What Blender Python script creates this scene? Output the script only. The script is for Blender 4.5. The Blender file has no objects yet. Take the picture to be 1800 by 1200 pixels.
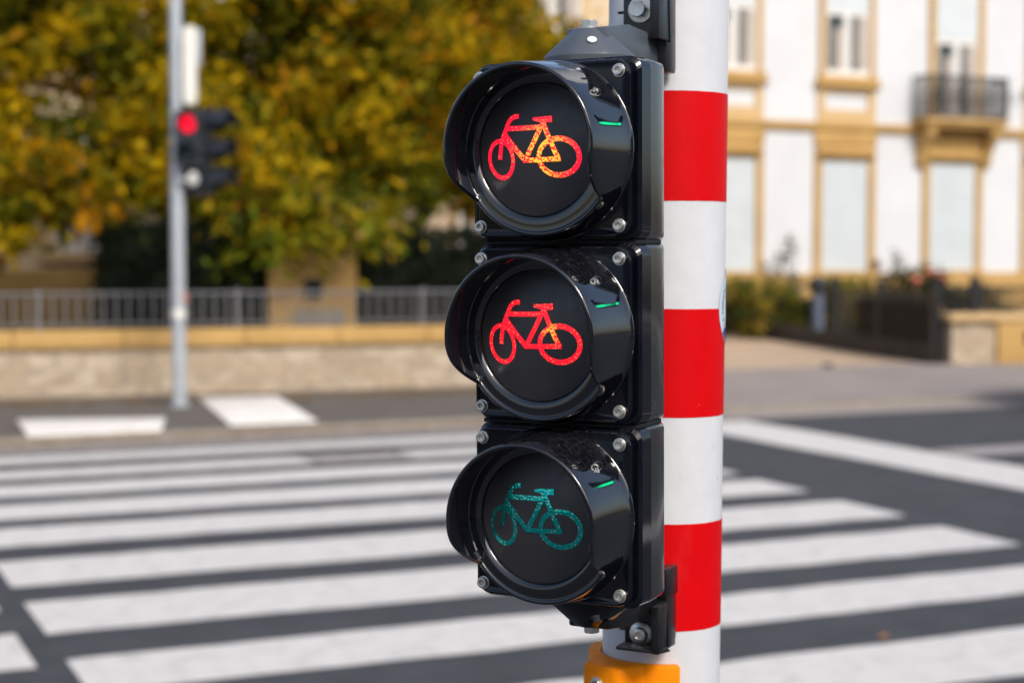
import bpy, bmesh, math, random
from mathutils import Vector, Matrix, Euler
import mathutils.geometry as mg
R = math.radians
PI = math.pi
random.seed(7)
S = bpy.context.scene
COL = S.collection

# ------------------------------------------------------------------ camera
EYE = 1.45
cam_d = bpy.data.cameras.new('camera')
cam = bpy.data.objects.new('camera', cam_d); COL.objects.link(cam)
cam.location = (0, 0, EYE)
cam.rotation_euler = (R(90 - 2.961), 0, 0)
cam_d.sensor_width = 36; cam_d.lens = 58.0
cam_d.clip_start = 0.05; cam_d.clip_end = 600
cam_d.dof.use_dof = True; cam_d.dof.focus_distance = 1.25; cam_d.dof.aperture_fstop = 5.9
cam_d.dof.aperture_blades = 0
S.camera = cam

# ------------------------------------------------------------------ world, sun, exposure
SUN_EL, SUN_AZ = R(42), R(152)          # azimuth clockwise from +Y (the viewing direction)
w = bpy.data.worlds.new('World'); S.world = w; w.use_nodes = True
wn = w.node_tree.nodes; wl = w.node_tree.links
bg = wn['Background']; sky = wn.new('ShaderNodeTexSky'); sky.sky_type = 'NISHITA'
sky.sun_disc = False; sky.sun_elevation = SUN_EL; sky.sun_rotation = SUN_AZ
sky.air_density = 1.0; sky.dust_density = 3; sky.ozone_density = 1.0
wl.new(sky.outputs[0], bg.inputs[0]); bg.inputs[1].default_value = 0.15
sd = bpy.data.lights.new('sun', 'SUN'); sd.energy = 1.8; sd.angle = R(14); sd.color = (1, .955, .89)
so = bpy.data.objects.new('sun', sd); COL.objects.link(so)
dirv = Vector((math.sin(SUN_AZ) * math.cos(SUN_EL), math.cos(SUN_AZ) * math.cos(SUN_EL), math.sin(SUN_EL)))
so.rotation_euler = dirv.to_track_quat('Z', 'Y').to_euler(); so.location = (0, -5, 20)
S.view_settings.view_transform = 'Standard'; S.view_settings.look = 'None'
S.view_settings.gamma = 1; S.view_settings.exposure = 0.34
S.render.film_transparent = False

# ------------------------------------------------------------------ material helpers
def nt(name):
    m = bpy.data.materials.new(name); m.use_nodes = True
    return m, m.node_tree.nodes, m.node_tree.links, m.node_tree.nodes['Principled BSDF']

def mat(name, c, rough=.6, metal=0, var=0, scale=8, bump=0, bscale=60, coat=0, c2=None, spec=None, detail=4, thr=None):
    """c, optionally mottled towards c2 (or c scaled by 1-var) with noise, optional noise bump"""
    m, n, l, b = nt(name)
    b.inputs['Base Color'].default_value = (*c, 1); b.inputs['Roughness'].default_value = rough
    b.inputs['Metallic'].default_value = metal; b.inputs['Coat Weight'].default_value = coat
    b.inputs['Coat Roughness'].default_value = .05
    if spec is not None: b.inputs['Specular IOR Level'].default_value = spec
    tc = n.new('ShaderNodeTexCoord')
    if var or c2:
        no = n.new('ShaderNodeTexNoise'); no.inputs['Scale'].default_value = scale; no.inputs['Detail'].default_value = detail
        no.inputs['Roughness'].default_value = .65
        l.new(tc.outputs['Object'], no.inputs['Vector'])
        rp = n.new('ShaderNodeValToRGB'); l.new(no.outputs[0], rp.inputs[0])
        lo, hi = thr or (.33, .67)
        rp.color_ramp.elements[0].position = lo; rp.color_ramp.elements[1].position = hi
        rp.color_ramp.elements[0].color = (*c, 1)
        k = c2 or tuple(x * (1 - var) for x in c)
        rp.color_ramp.elements[1].color = (*k, 1)
        l.new(rp.outputs[0], b.inputs['Base Color'])
    if bump:
        nb = n.new('ShaderNodeTexNoise'); nb.inputs['Scale'].default_value = bscale; nb.inputs['Detail'].default_value = 5
        l.new(tc.outputs['Object'], nb.inputs['Vector'])
        bp = n.new('ShaderNodeBump'); bp.inputs['Strength'].default_value = bump; bp.inputs['Distance'].default_value = .01
        l.new(nb.outputs[0], bp.inputs['Height']); l.new(bp.outputs[0], b.inputs['Normal'])
    return m

def film(name, c, scuff, amt):
    m = mat(name, c, .5, var=.07, scale=40, bump=.03, bscale=280, spec=.15)
    n, l = m.node_tree.nodes, m.node_tree.links; b = n['Principled BSDF']; src = b.inputs['Base Color'].links[0].from_socket
    tc = n.new('ShaderNodeTexCoord'); out = src
    for sc, lo, k, st in ((60, .70, .9, (1, 1, 1.6)), (16, .56, amt, (1, 1, .35)), (300, .715, .7, (1, 1, 1))):
        mp = n.new('ShaderNodeMapping'); mp.inputs['Scale'].default_value = st; l.new(tc.outputs['Object'], mp.inputs[0])
        no = n.new('ShaderNodeTexNoise'); no.inputs['Scale'].default_value = sc; no.inputs['Detail'].default_value = 9; no.inputs['Roughness'].default_value = .62
        l.new(mp.outputs[0], no.inputs['Vector'])
        r_ = n.new('ShaderNodeMapRange'); r_.inputs[1].default_value = lo; r_.inputs[2].default_value = lo + (.02 if k > amt else .2); r_.inputs[4].default_value = k
        l.new(no.outputs[0], r_.inputs[0])
        mx = n.new('ShaderNodeMix'); mx.data_type = 'RGBA'; mx.inputs[7].default_value = (*scuff, 1)
        l.new(r_.outputs[0], mx.inputs[0]); l.new(out, mx.inputs[6]); out = mx.outputs[2]
    l.new(out, b.inputs['Base Color']); return m

# glossy black plastic with dust specks, smears and fine scratches
def plastic(name, base, rough, dust=.5, grey=(.16, .155, .15), coat=0.0, ior=1.6):
    m, n, l, b = nt(name)
    tc = n.new('ShaderNodeTexCoord')
    v = n.new('ShaderNodeTexVoronoi'); v.inputs['Scale'].default_value = 260
    l.new(tc.outputs['Object'], v.inputs['Vector'])
    r1 = n.new('ShaderNodeValToRGB'); l.new(v.outputs['Distance'], r1.inputs[0])
    r1.color_ramp.elements[0].position = .05; r1.color_ramp.elements[0].color = (1, 1, 1, 1)
    r1.color_ramp.elements[1].position = .11; r1.color_ramp.elements[1].color = (0, 0, 0, 1)
    wv = n.new('ShaderNodeTexWhiteNoise'); l.new(v.outputs['Position'], wv.inputs['Vector'])
    gt = n.new('ShaderNodeMath'); gt.operation = 'GREATER_THAN'; gt.inputs[1].default_value = .88; l.new(wv.outputs[0], gt.inputs[0])
    mu = n.new('ShaderNodeMath'); mu.operation = 'MULTIPLY'; l.new(r1.outputs[0], mu.inputs[0]); l.new(gt.outputs[0], mu.inputs[1])
    no = n.new('ShaderNodeTexNoise'); no.inputs['Scale'].default_value = 34; no.inputs['Detail'].default_value = 8; no.inputs['Roughness'].default_value = .7
    l.new(tc.outputs['Object'], no.inputs['Vector'])
    r2 = n.new('ShaderNodeMapRange'); r2.inputs[1].default_value = .5; r2.inputs[2].default_value = .8; r2.inputs[3].default_value = 0; r2.inputs[4].default_value = .11 * dust
    l.new(no.outputs[0], r2.inputs[0])
    m2 = n.new('ShaderNodeMath'); m2.operation = 'MULTIPLY'; m2.inputs[1].default_value = dust; l.new(mu.outputs[0], m2.inputs[0])
    ad = n.new('ShaderNodeMath'); ad.operation = 'ADD'; ad.use_clamp = True; l.new(m2.outputs[0], ad.inputs[0]); l.new(r2.outputs[0], ad.inputs[1])
    ge = n.new('ShaderNodeNewGeometry'); sp = n.new('ShaderNodeSeparateXYZ'); l.new(ge.outputs['True Normal'], sp.inputs[0])
    up = n.new('ShaderNodeMapRange'); up.inputs[1].default_value = .45; up.inputs[2].default_value = 1.0; up.inputs[4].default_value = dust; l.new(sp.outputs['Z'], up.inputs[0])
    n3 = n.new('ShaderNodeTexNoise'); n3.inputs['Scale'].default_value = 330; n3.inputs['Detail'].default_value = 6; l.new(tc.outputs['Object'], n3.inputs['Vector'])
    r4 = n.new('ShaderNodeMapRange'); r4.inputs[1].default_value = .50; r4.inputs[2].default_value = .66; r4.inputs[3].default_value = .12; l.new(n3.outputs[0], r4.inputs[0])
    m5 = n.new('ShaderNodeMath'); m5.operation = 'MULTIPLY'; l.new(up.outputs[0], m5.inputs[0]); l.new(r4.outputs[0], m5.inputs[1])
    a5 = n.new('ShaderNodeMath'); a5.operation = 'ADD'; a5.use_clamp = True; l.new(ad.outputs[0], a5.inputs[0]); l.new(m5.outputs[0], a5.inputs[1]); ad = a5
    mx = n.new('ShaderNodeMix'); mx.data_type = 'RGBA'
    mx.inputs[6].default_value = (*base, 1); mx.inputs[7].default_value = (*grey, 1)
    l.new(ad.outputs[0], mx.inputs[0]); l.new(mx.outputs[2], b.inputs['Base Color'])
    r3 = n.new('ShaderNodeMapRange'); r3.inputs[1].default_value = .3; r3.inputs[2].default_value = .75
    r3.inputs[3].default_value = rough * .8; r3.inputs[4].default_value = rough * 1.7
    l.new(no.outputs[0], r3.inputs[0]); l.new(r3.outputs[0], b.inputs['Roughness'])
    nb = n.new('ShaderNodeTexNoise'); nb.inputs['Scale'].default_value = 22; nb.inputs['Detail'].default_value = 3
    l.new(tc.outputs['Object'], nb.inputs['Vector'])
    bp = n.new('ShaderNodeBump'); bp.inputs['Strength'].default_value = .03; bp.inputs['Distance'].default_value = .003
    l.new(nb.outputs[0], bp.inputs['Height']); l.new(bp.outputs[0], b.inputs['Normal'])
    b.inputs['IOR'].default_value = ior; b.inputs['Coat Weight'].default_value = coat; b.inputs['Coat Roughness'].default_value = .03
    return m

# lit / unlit LED pictogram
def symbol_mat(name, lit, base, dots, hot=None, hot_amt=0.0, strength=1.0, cov=.3, hot_c=(0, 0, 0)):
    m, n, l, b = nt(name)
    tc = n.new('ShaderNodeTexCoord')
    v = n.new('ShaderNodeTexVoronoi'); v.inputs['Scale'].default_value = 430; v.inputs['Randomness'].default_value = .7
    l.new(tc.outputs['Object'], v.inputs['Vector'])
    rp = n.new('ShaderNodeMapRange'); rp.inputs[1].default_value = cov; rp.inputs[2].default_value = cov + .18
    rp.inputs[3].default_value = 1; rp.inputs[4].default_value = 0; l.new(v.outputs['Distance'], rp.inputs[0])
    mx = n.new('ShaderNodeMix'); mx.data_type = 'RGBA'; mx.inputs[6].default_value = (*base, 1); mx.inputs[7].default_value = (*dots, 1)
    l.new(rp.outputs[0], mx.inputs[0]); out = mx.outputs[2]
    if hot:
        vm = n.new('ShaderNodeVectorMath'); vm.operation = 'SUBTRACT'; vm.inputs[1].default_value = hot_c; l.new(tc.outputs['Object'], vm.inputs[0])
        ln = n.new('ShaderNodeVectorMath'); ln.operation = 'LENGTH'; l.new(vm.outputs[0], ln.inputs[0])
        n2 = n.new('ShaderNodeTexNoise'); n2.inputs['Scale'].default_value = 620; n2.inputs['Detail'].default_value = 2
        l.new(tc.outputs['Object'], n2.inputs['Vector'])
        a = n.new('ShaderNodeMapRange'); a.inputs[1].default_value = hot_amt; a.inputs[2].default_value = hot_amt * .45; l.new(ln.outputs['Value'], a.inputs[0])
        c = n.new('ShaderNodeMapRange'); c.inputs[1].default_value = .46; c.inputs[2].default_value = .54; l.new(n2.outputs[0], c.inputs[0])
        mm = n.new('ShaderNodeMath'); mm.operation = 'MULTIPLY'; l.new(a.outputs[0], mm.inputs[0]); l.new(c.outputs[0], mm.inputs[1])
        m3 = n.new('ShaderNodeMix'); m3.data_type = 'RGBA'; m3.inputs[7].default_value = (*hot, 1)
        l.new(mm.outputs[0], m3.inputs[0]); l.new(out, m3.inputs[6]); out = m3.outputs[2]
    if lit:
        b.inputs['Base Color'].default_value = (.15, .005, .01, 1)
        l.new(out, b.inputs['Emission Color']); b.inputs['Emission Strength'].default_value = strength
        b.inputs['Roughness'].default_value = .35
    else:
        l.new(out, b.inputs['Base Color']); b.inputs['Metallic'].default_value = .85
        b.inputs['Roughness'].default_value = .16
        bp = n.new('ShaderNodeBump'); bp.inputs['Strength'].default_value = .35; bp.inputs['Distance'].default_value = .0006
        l.new(v.outputs['Distance'], bp.inputs['Height']); l.new(bp.outputs[0], b.inputs['Normal'])
    return m

M = {}
M['shell'] = plastic('black_plastic', (.003, .004, .0075), .05, .35, ior=1.46)
M['hood'] = plastic('hood_plastic', (.0035, .004, .007), .05, .16, coat=.8, ior=1.6)
M['shell_side'] = plastic('black_body_plastic', (.016, .015, .015), .17, .6, coat=.3)
M['cap'] = plastic('sky_sheen_plastic', (.075, .088, .105), .3, .06)  # black plastic, its sky reflection painted in as a lighter blue-grey base
M['disc'] = plastic('smoked_lens', (.036, .034, .039), .36, .5, (.10, .10, .10))
M['bracket'] = plastic('black_bracket', (.007, .007, .008), .28, .5)
M['steel'] = mat('stainless_steel', (.82, .79, .73), .38, 1, var=.2, scale=300, bump=.06, bscale=500)
M['dark'] = mat('dark_recess', (.004, .004, .005), .6)
M['sym1'] = symbol_mat('red_pictogram_bright', True, (.74, .006, .030), (.95, .16, .05), (1.0, .46, .03),   .027, 1.3, .13, (.006, -.02, .139 + .245 - .004))
M['sym2'] = symbol_mat('red_pictogram', True, (.74, .006, .020), (.95, .18, .07), (1.0, .38, .03), .010, 1.2, .13, (.013, -.02, .245 + .002))
M['sym3'] = symbol_mat('green_pictogram', False, (.01, .58, .53), (.45, 1.0, .97), None, 0, 1, .2)
M['pole_white'] = film('white_reflective_film', (.63, .645, .67), (.36, .34, .31), .35)
M['pole_red'] = film('red_reflective_film', (.68, .0003, .003), (.62, .14, .12), .16)
M['orange'] = mat('orange_plastic', (1.0, .29, .0), .5, scale=40, bump=.06, bscale=300, c2=(.94, .245, .001), spec=.12)
M['sticker'] = mat('sticker_white', (.62, .74, .84), .45)
M['ink'] = mat('sticker_ink', (.02, .03, .10), .5)
M['dot'] = mat('white_dot', (.8, .85, .84), .5)
M['asphalt'] = mat('asphalt', (.064, .066, .072), .85, scale=3.2, bump=.5, bscale=180, c2=(.042, .044, .049), detail=14)
M['paint'] = mat('road_paint', (.68, .65, .605), .7, scale=9, bump=.2, bscale=120, c2=(.50, .48, .45), detail=14, thr=(.47, .72))
M['paint_old'] = mat('worn_road_paint', (.42, .38, .36), .75, scale=9, c2=(.27, .25, .24), bump=.2, bscale=90, detail=10)
M['gutter'] = mat('concrete_gutter', (.36, .31, .28), .85, scale=5, c2=(.27, .24, .21), detail=8)
M['kerb'] = mat('granite_kerb', (.34, .29, .23), .85, scale=12, c2=(.22, .19, .15), detail=8)
M['walk'] = mat('dark_paving', (.15, .13, .115), .88, scale=2.5, c2=(.105, .088, .07), detail=9, bump=.3, bscale=60)
M['walk2'] = mat('pale_paving', (.33, .285, .26), .88, scale=1.2, c2=(.25, .21, .19), detail=9)
M['sand'] = mat('sandy_path', (.52, .39, .27), .9, scale=2, c2=(.42, .31, .21), detail=8)
M['slab'] = mat('white_tactile_slab', (.92, .90, .87), .7, scale=4, c2=(.78, .70, .60), detail=8)
M['soil'] = mat('garden_soil', (.04, .032, .02), .95, var=.5, scale=6)
M['ochre'] = mat('ochre_sandstone', (.55, .345, .12), .85, scale=2.2, c2=(.44, .265, .085), detail=7, bump=.2, bscale=40)
M['ochre_lt'] = mat('pale_ochre_trim', (.62, .43, .21), .85, scale=3, c2=(.60, .41, .2))
M['render'] = mat('white_render', (.71, .72, .735), .8, scale=.6, c2=(.63, .64, .655), detail=6, bump=.05, bscale=50)
M['cream'] = mat('cream_render', (.72, .58, .40), .85, scale=1, c2=(.62, .48, .32))
M['shutter'] = mat('white_shutter', (.64, .69, .71), .6, scale=2, c2=(.58, .625, .64))
M['wframe'] = mat('window_frame', (.78, .76, .72), .5)
M['curtain'] = mat('beige_curtain', (.48, .42, .37), .9, scale=4, c2=(.38, .33, .29))
M['glass'] = mat('dark_glass', (.03, .045, .045), .08, var=.3, scale=1.5)
M['iron'] = mat('wrought_iron', (.011, .012, .015), .5)
M['rail'] = mat('grey_painted_rail', (.15, .15, .16), .5)
M['galv'] = mat('galvanised_steel', (.50, .53, .56), .45, .3, scale=3, c2=(.38, .41, .44))
M['white_m'] = mat('white_sheet', (.80, .78, .70), .5)
M['black_m'] = mat('signal_black', (.018, .022, .03), .4)
M['hedge'] = mat('hedge_leaves', (.008, .013, .006), .7, scale=8, c2=(.005, .008, .003), spec=.2)
M['bark'] = mat('bark', (.07, .05, .03), .9, var=.4, scale=10, bump=.6, bscale=30)
M['car'] = mat('dark_blue_paint', (.018, .018, .035), .25, coat=1)
M['tyre'] = mat('tyre', (.015, .015, .015), .8)
M['bluegrey'] = mat('blue_grey_post', (.10, .12, .17), .55)

def stone_mat():
    m, n, l, b = nt('rubble_masonry')
    tc = n.new('ShaderNodeTexCoord'); mp = n.new('ShaderNodeMapping'); mp.inputs['Scale'].default_value = (3.0, 3.0, 6.2)
    l.new(tc.outputs['Object'], mp.inputs[0])
    v = n.new('ShaderNodeTexVoronoi'); v.inputs['Scale'].default_value = 1.0; v.inputs['Randomness'].default_value = .8; l.new(mp.outputs[0], v.inputs['Vector'])
    rp = n.new('ShaderNodeValToRGB'); l.new(v.outputs['Color'], rp.inputs[0])
    e = rp.color_ramp.elements; e[0].position = .15; e[0].color = (.50, .39, .27, 1); e[1].position = .85; e[1].color = (.68, .56, .42, 1)
    x = e.new(.5); x.color = (.60, .47, .32, 1)
    v2 = n.new('ShaderNodeTexVoronoi'); v2.feature = 'DISTANCE_TO_EDGE'; v2.inputs['Scale'].default_value = 1.0; v2.inputs['Randomness'].default_value = .8; l.new(mp.outputs[0], v2.inputs['Vector'])
    mr = n.new('ShaderNodeMapRange'); mr.inputs[1].default_value = .02; mr.inputs[2].default_value = .07; l.new(v2.outputs[0], mr.inputs[0])
    no = n.new('ShaderNodeTexNoise'); no.inputs['Scale'].default_value = 9; no.inputs['Detail'].default_value = 8; l.new(tc.outputs['Object'], no.inputs['Vector'])
    mx = n.new('ShaderNodeMix'); mx.data_type = 'RGBA'; mx.inputs[6].default_value = (.50, .41, .30, 1); l.new(rp.outputs[0], mx.inputs[7]); l.new(mr.outputs[0], mx.inputs[0])
    m2 = n.new('ShaderNodeMix'); m2.data_type = 'RGBA'; m2.blend_type = 'MULTIPLY'; m2.inputs[0].default_value = .5
    l.new(mx.outputs[2], m2.inputs[6]); l.new(no.outputs[0], m2.inputs[7]); l.new(m2.outputs[2], b.inputs['Base Color'])
    bp = n.new('ShaderNodeBump'); bp.inputs['Strength'].default_value = .4; bp.inputs['Distance'].default_value = .02
    l.new(mr.outputs[0], bp.inputs['Height']); l.new(bp.outputs[0], b.inputs['Normal'])
    b.inputs['Roughness'].default_value = .9
    return m
M['stone'] = stone_mat()

def leaf_mat():
    m, n, l, b = nt('autumn_leaves')
    at = n.new('ShaderNodeAttribute'); at.attribute_name = 'leaf'
    l.new(at.outputs['Color'], b.inputs['Base Color'])
    b.inputs['Roughness'].default_value = .6; b.inputs['Specular IOR Level'].default_value = .12
    tr = n.new('ShaderNodeBsdfTranslucent'); l.new(at.outputs['Color'], tr.inputs[0])
    ms = n.new('ShaderNodeMixShader'); ms.inputs[0].default_value = .35
    l.new(b.outputs[0], ms.inputs[1]); l.new(tr.outputs[0], ms.inputs[2])
    l.new(ms.outputs[0], n['Material Output'].inputs[0])
    return m
M['leaf'] = leaf_mat()

# ------------------------------------------------------------------ object helpers
def tag(o, label=None, cat=None, group=None, kind=None):
    if label: o['label'] = label
    if cat: o['category'] = cat
    if group: o['group'] = group
    if kind: o['kind'] = kind
    return o

def thing(name, label, cat, loc=(0, 0, 0), rot=(0, 0, 0), group=None):
    o = bpy.data.objects.new(name, None); COL.objects.link(o)
    o.location = loc; o.rotation_euler = rot; o.empty_display_size = .1
    return tag(o, label, cat, group)

class MB:
    """collects vertices and faces"""
    def __init__(s): s.v = []; s.f = []
    def add(s, vs, fs):
        k = len(s.v); s.v += [tuple(v) for v in vs]; s.f += [tuple(i + k for i in f) for f in fs]; return s
    def box(s, x0, x1, y0, y1, z0, z1, T=None):
        vs = [Vector((x, y, z)) for x in (x0, x1) for y in (y0, y1) for z in (z0, z1)]
        if T: vs = [T @ v for v in vs]
        return s.add(vs, [(0, 1, 3, 2), (4, 6, 7, 5), (0, 4, 5, 1), (2, 3, 7, 6), (0, 2, 6, 4), (1, 5, 7, 3)])
    def lathe(s, prof, n=32, T=None, caps=True, ang=2 * PI):
        """prof: (r, z) pairs round Z"""
        vs = []; m = len(prof)
        for i in range(n):
            a = ang * i / n
            for r, z in prof:
                v = Vector((r * math.cos(a), r * math.sin(a), z)); vs.append(T @ v if T else v)
        fs = []
        for i in range(n):
            j = (i + 1) % n
            for k in range(m - 1): fs.append((i * m + k, j * m + k, j * m + k + 1, i * m + k + 1))
        if caps and prof[0][0] > 1e-6: fs.append(tuple(i * m for i in range(n))[::-1])
        if caps and prof[-1][0] > 1e-6: fs.append(tuple(i * m + m - 1 for i in range(n)))
        return s.add(vs, fs)
    def prism(s, pts, z0, z1, T=None):
        n = len(pts); vs = [Vector((x, y, z0)) for x, y in pts] + [Vector((x, y, z1)) for x, y in pts]
        if T: vs = [T @ v for v in vs]
        return s.add(vs, [tuple(range(n))[::-1], tuple(range(n, 2 * n))] + [(i, (i + 1) % n, (i + 1) % n + n, i + n) for i in range(n)])
    def tube(s, p, q, r, n=8, r2=None):
        p = Vector(p); q = Vector(q); d = q - p
        T = Matrix.Translation(p) @ d.to_track_quat('Z', 'Y').to_matrix().to_4x4()
        return s.lathe([(r, 0), (r2 if r2 is not None else r, d.length)], n, T)
    def build(s, name, m, parent=None, smooth=None, bevel=0, seg=2, loc=None):
        me = bpy.data.meshes.new(name); me.from_pydata(s.v, [], s.f)
        bm = bmesh.new(); bm.from_mesh(me)
        bmesh.ops.remove_doubles(bm, verts=bm.verts, dist=1e-6)
        bmesh.ops.recalc_face_normals(bm, faces=bm.faces)
        if bevel:
            es = [e for e in bm.edges if len(e.link_faces) == 2 and e.calc_face_angle(0) > R(30)]
            bmesh.ops.bevel(bm, geom=es, offset=bevel, segments=seg, profile=.5, affect='EDGES', clamp_overlap=True)
        bm.to_mesh(me); bm.free()
        if smooth or bevel:
            me.shade_smooth(); me.set_sharp_from_angle(angle=R(smooth or 35))
        me.materials.append(m)
        o = bpy.data.objects.new(name, me); COL.objects.link(o)
        if loc: o.location = loc
        if parent: o.parent = parent
        return o

def rr_loop(hw, hh, r, seg=6, cx=0, cz=0):
    """rounded rectangle in XZ"""
    r = max(min(r, hw, hh), 1e-4); pts = []
    for qx, qz, a0 in ((1, 1, 0), (-1, 1, PI / 2), (-1, -1, PI), (1, -1, 3 * PI / 2)):
        for k in range(seg + 1):
            a = a0 + PI / 2 * k / seg
            pts.append((cx + qx * (hw - r) + r * math.cos(a), cz + qz * (hh - r) + r * math.sin(a)))
    return pts

def loft(mb, loops, cap0=True, cap1=True, closed=True):
    n = len(loops[0]); vs = [v for lp in loops for v in lp]; fs = []
    for i in range(len(loops) - 1):
        for k in range(n if closed else n - 1):
            j = (k + 1) % n; fs.append((i * n + k, i * n + j, (i + 1) * n + j, (i + 1) * n + k))
    if cap0: fs.append(tuple(range(n)))
    if cap1: fs.append(tuple(range((len(loops) - 1) * n, len(loops) * n))[::-1])
    return mb.add(vs, fs)

def copy_tree(o, parent=None):
    c = o.copy(); COL.objects.link(c); c.parent = parent
    for ch in list(o.children): copy_tree(ch, c)
    return c

# street frame: u runs across the road away from us, v runs along the crossing's bars and the facades
A = R(24.3)
def W(u, v, z=0, a=A): return Vector((v * math.cos(a) - u * math.sin(a), v * math.sin(a) + u * math.cos(a), z))
# matrix whose local x = v (along), y = u (away), z = up
STREET = Matrix.Rotation(A, 4, 'Z')
def struct(name, mb, m, **k):
    o = mb.build(name, m, **k); o.matrix_world = STREET; return tag(o, kind='structure')

# ================================================================== GROUND
g = MB(); g.add([(-150, -150, -.02), (250, -150, -.02), (250, 250, -.02), (-150, 250, -.02)], [(0, 1, 2, 3)])
struct('ground', g, M['soil'])
road = MB()
for v0, v1 in ((-60, 90),):
    road.add([(v0, -14, 0), (v1, -14, 0), (v1, 12.45, 0), (v0, 12.45, 0)], [(0, 1, 2, 3)])
struct('road', road, M['asphalt'])
near = MB(); near.box(-60, 90, -30, -14, -.01, .12)
struct('near_pavement', near, M['walk2'])
gt = MB(); gt.add([(-60, 12.45, .004), (90, 12.45, .004), (90, 13.1, .004), (-60, 13.1, .004)], [(0, 1, 2, 3)])
struct('gutter', gt, M['gutter'])
kb = MB(); kb.box(-60, 90, 13.1, 13.24, -.01, .045)
struct('kerb', kb, M['kerb'], bevel=.012)
pv = MB(); pv.box(-60, 8.2, 13.24, 20, -.01, .04); struct('pavement', pv, M['walk'])
pv = MB(); pv.box(8.2, 90, 13.24, 17.6, -.01, .04); struct('pavement_right', pv, M['walk2'])
pv = MB(); pv.add([(8.9, 17.6, .036), (14.0, 17.6, .036), (17.5, 28, .036), (8.9, 28, .036)], [(0, 1, 2, 3)]); struct('path', pv, M['sand'])

# crossing bars (near edge, far edge, v start, v end)
def worn_bar(mb, u0, u1, v0, v1, z=.004, n=26, j=.012):
    """painted bar with slightly ragged edges"""
    a = []; b = []
    for i in range(n + 1):
        t = v0 + (v1 - v0) * i / n
        a.append((t, u0 + random.uniform(-j, j), z)); b.append((t, u1 + random.uniform(-j, j), z))
    mb.add(a + b, [(i, i + 1, n + 2 + i, n + 1 + i) for i in range(n)])
def right_end(u): return 5.78 + .055 * (u - 7.5)
bars = [(4.42, 5.0), (5.50, 6.0), (6.44, 7.06), (7.43, 8.06), (8.47, 9.04), (9.34, 9.90), (10.22, 10.72), (11.04, 11.46), (11.84, 12.27)]
def road_mark(name, label, mb, m=None, group=None):
    o = mb.build(name, m or M['paint']); o.matrix_world = STREET
    return tag(o, kind='structure')
mb = MB()
for i, (a0, a1) in enumerate(bars):
    if i == 7:
        worn_bar(mb, a0, a1, .95, 3.48); worn_bar(mb, a0, a1, 4.22, right_end(a0))
    else: worn_bar(mb, a0, a1, .95 if i != 0 else .93, right_end(a0))
road_mark('crossing_marking', '', mb)
mb = MB()
for a0, a1 in ((3.9, 4.5), (4.95, 5.4), (5.93, 6.50), (6.92, 7.42), (7.85, 8.45), (8.9, 9.4), (9.9, 10.3), (10.8, 11.1), (11.5, 11.9)):
    worn_bar(mb, a0, a1, -3.0, .84)
road_mark('crossing_marking', '', mb)
mb = MB(); worn_bar(mb, 0, .76, -12.35, -2.0)      # stop line, running across the lane
mb.v = [(7.07 + y, -x, .004) for x, y, z in mb.v]
road_mark('stop_line', '', mb)
mb = MB(); worn_bar(mb, 9.5, 9.9, 7.9, 40); worn_bar(mb, 9.5, 9.9, -30, -5)
mb.v = [(x, y, .004) for x, y, z in mb.v]
road_mark('lane_line', '', mb, M['paint_old'])
mb = MB(); mb.add([(3.5, 11.0, .006), (4.2, 11.0, .006), (4.2, 11.5, .006), (3.5, 11.5, .006)], [(0, 1, 2, 3)])
o = mb.build('road_patch', M['paint_old']); o.matrix_world = STREET; tag(o, kind='structure')

# drain slot in the patched bar
dt = thing('drain_grate', 'long narrow dark drain slot between the crossing bars near the far kerb', 'drain', W(11.62, 3.87, .004), (0, 0, A))
mb = MB(); mb.box(-.40, .40, -.10, .10, .003, .012); mb.build('frame', M['dark'], dt, bevel=.003)
mb = MB()
for i in range(14): mb.box(-.34 + i * .05, -.31 + i * .05, -.08, .08, .0125, .018)
mb.build('grate', M['iron'], dt)

# tactile slabs on the far pavement
def slab(poly, label):
    mb = MB(); mb.prism(poly, .036, .052); o = mb.build('tactile_slab', M['slab'], bevel=.004); o.matrix_world = STREET
    return tag(o, label, 'paving', 'white tactile paving fields')
slab([(1.84, 13.28), (2.88, 13.26), (3.13, 14.25), (1.93, 14.60)], 'white paving field beside the kerb left of the grey signal post')
slab([(3.50, 13.45), (4.25, 13.45), (4.64, 16.0), (3.88, 16.15)], 'white paving field behind the kerb right of the grey signal post')
vc = MB(); vc.lathe([(.001, .0), (.075, 0), (.075, .03), (.05, .045), (.001, .048)], 20, Matrix.Translation((12.32, 17.49, .036)))
o = vc.build('valve_cover', M['iron'], smooth=30); o.matrix_world = STREET; tag(o, 'small dark valve cover on the sandy pavement right of the striped pole', 'valve cover')
lf = MB(); lf.add([(0, 0, .006), (.03, .02, .02), (.055, 0, .012), (.03, -.025, .022), (.03, 0, .008)], [(0, 4, 1), (1, 4, 2), (2, 4, 3), (3, 4, 0)])
o = lf.build('fallen_leaf', mat('brown_leaf', (.45, .2, .07), .7)); o.location = (1.38, 6.17, .004); tag(o, 'single orange-brown leaf lying on the asphalt right of the striped pole', 'leaf')
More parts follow.
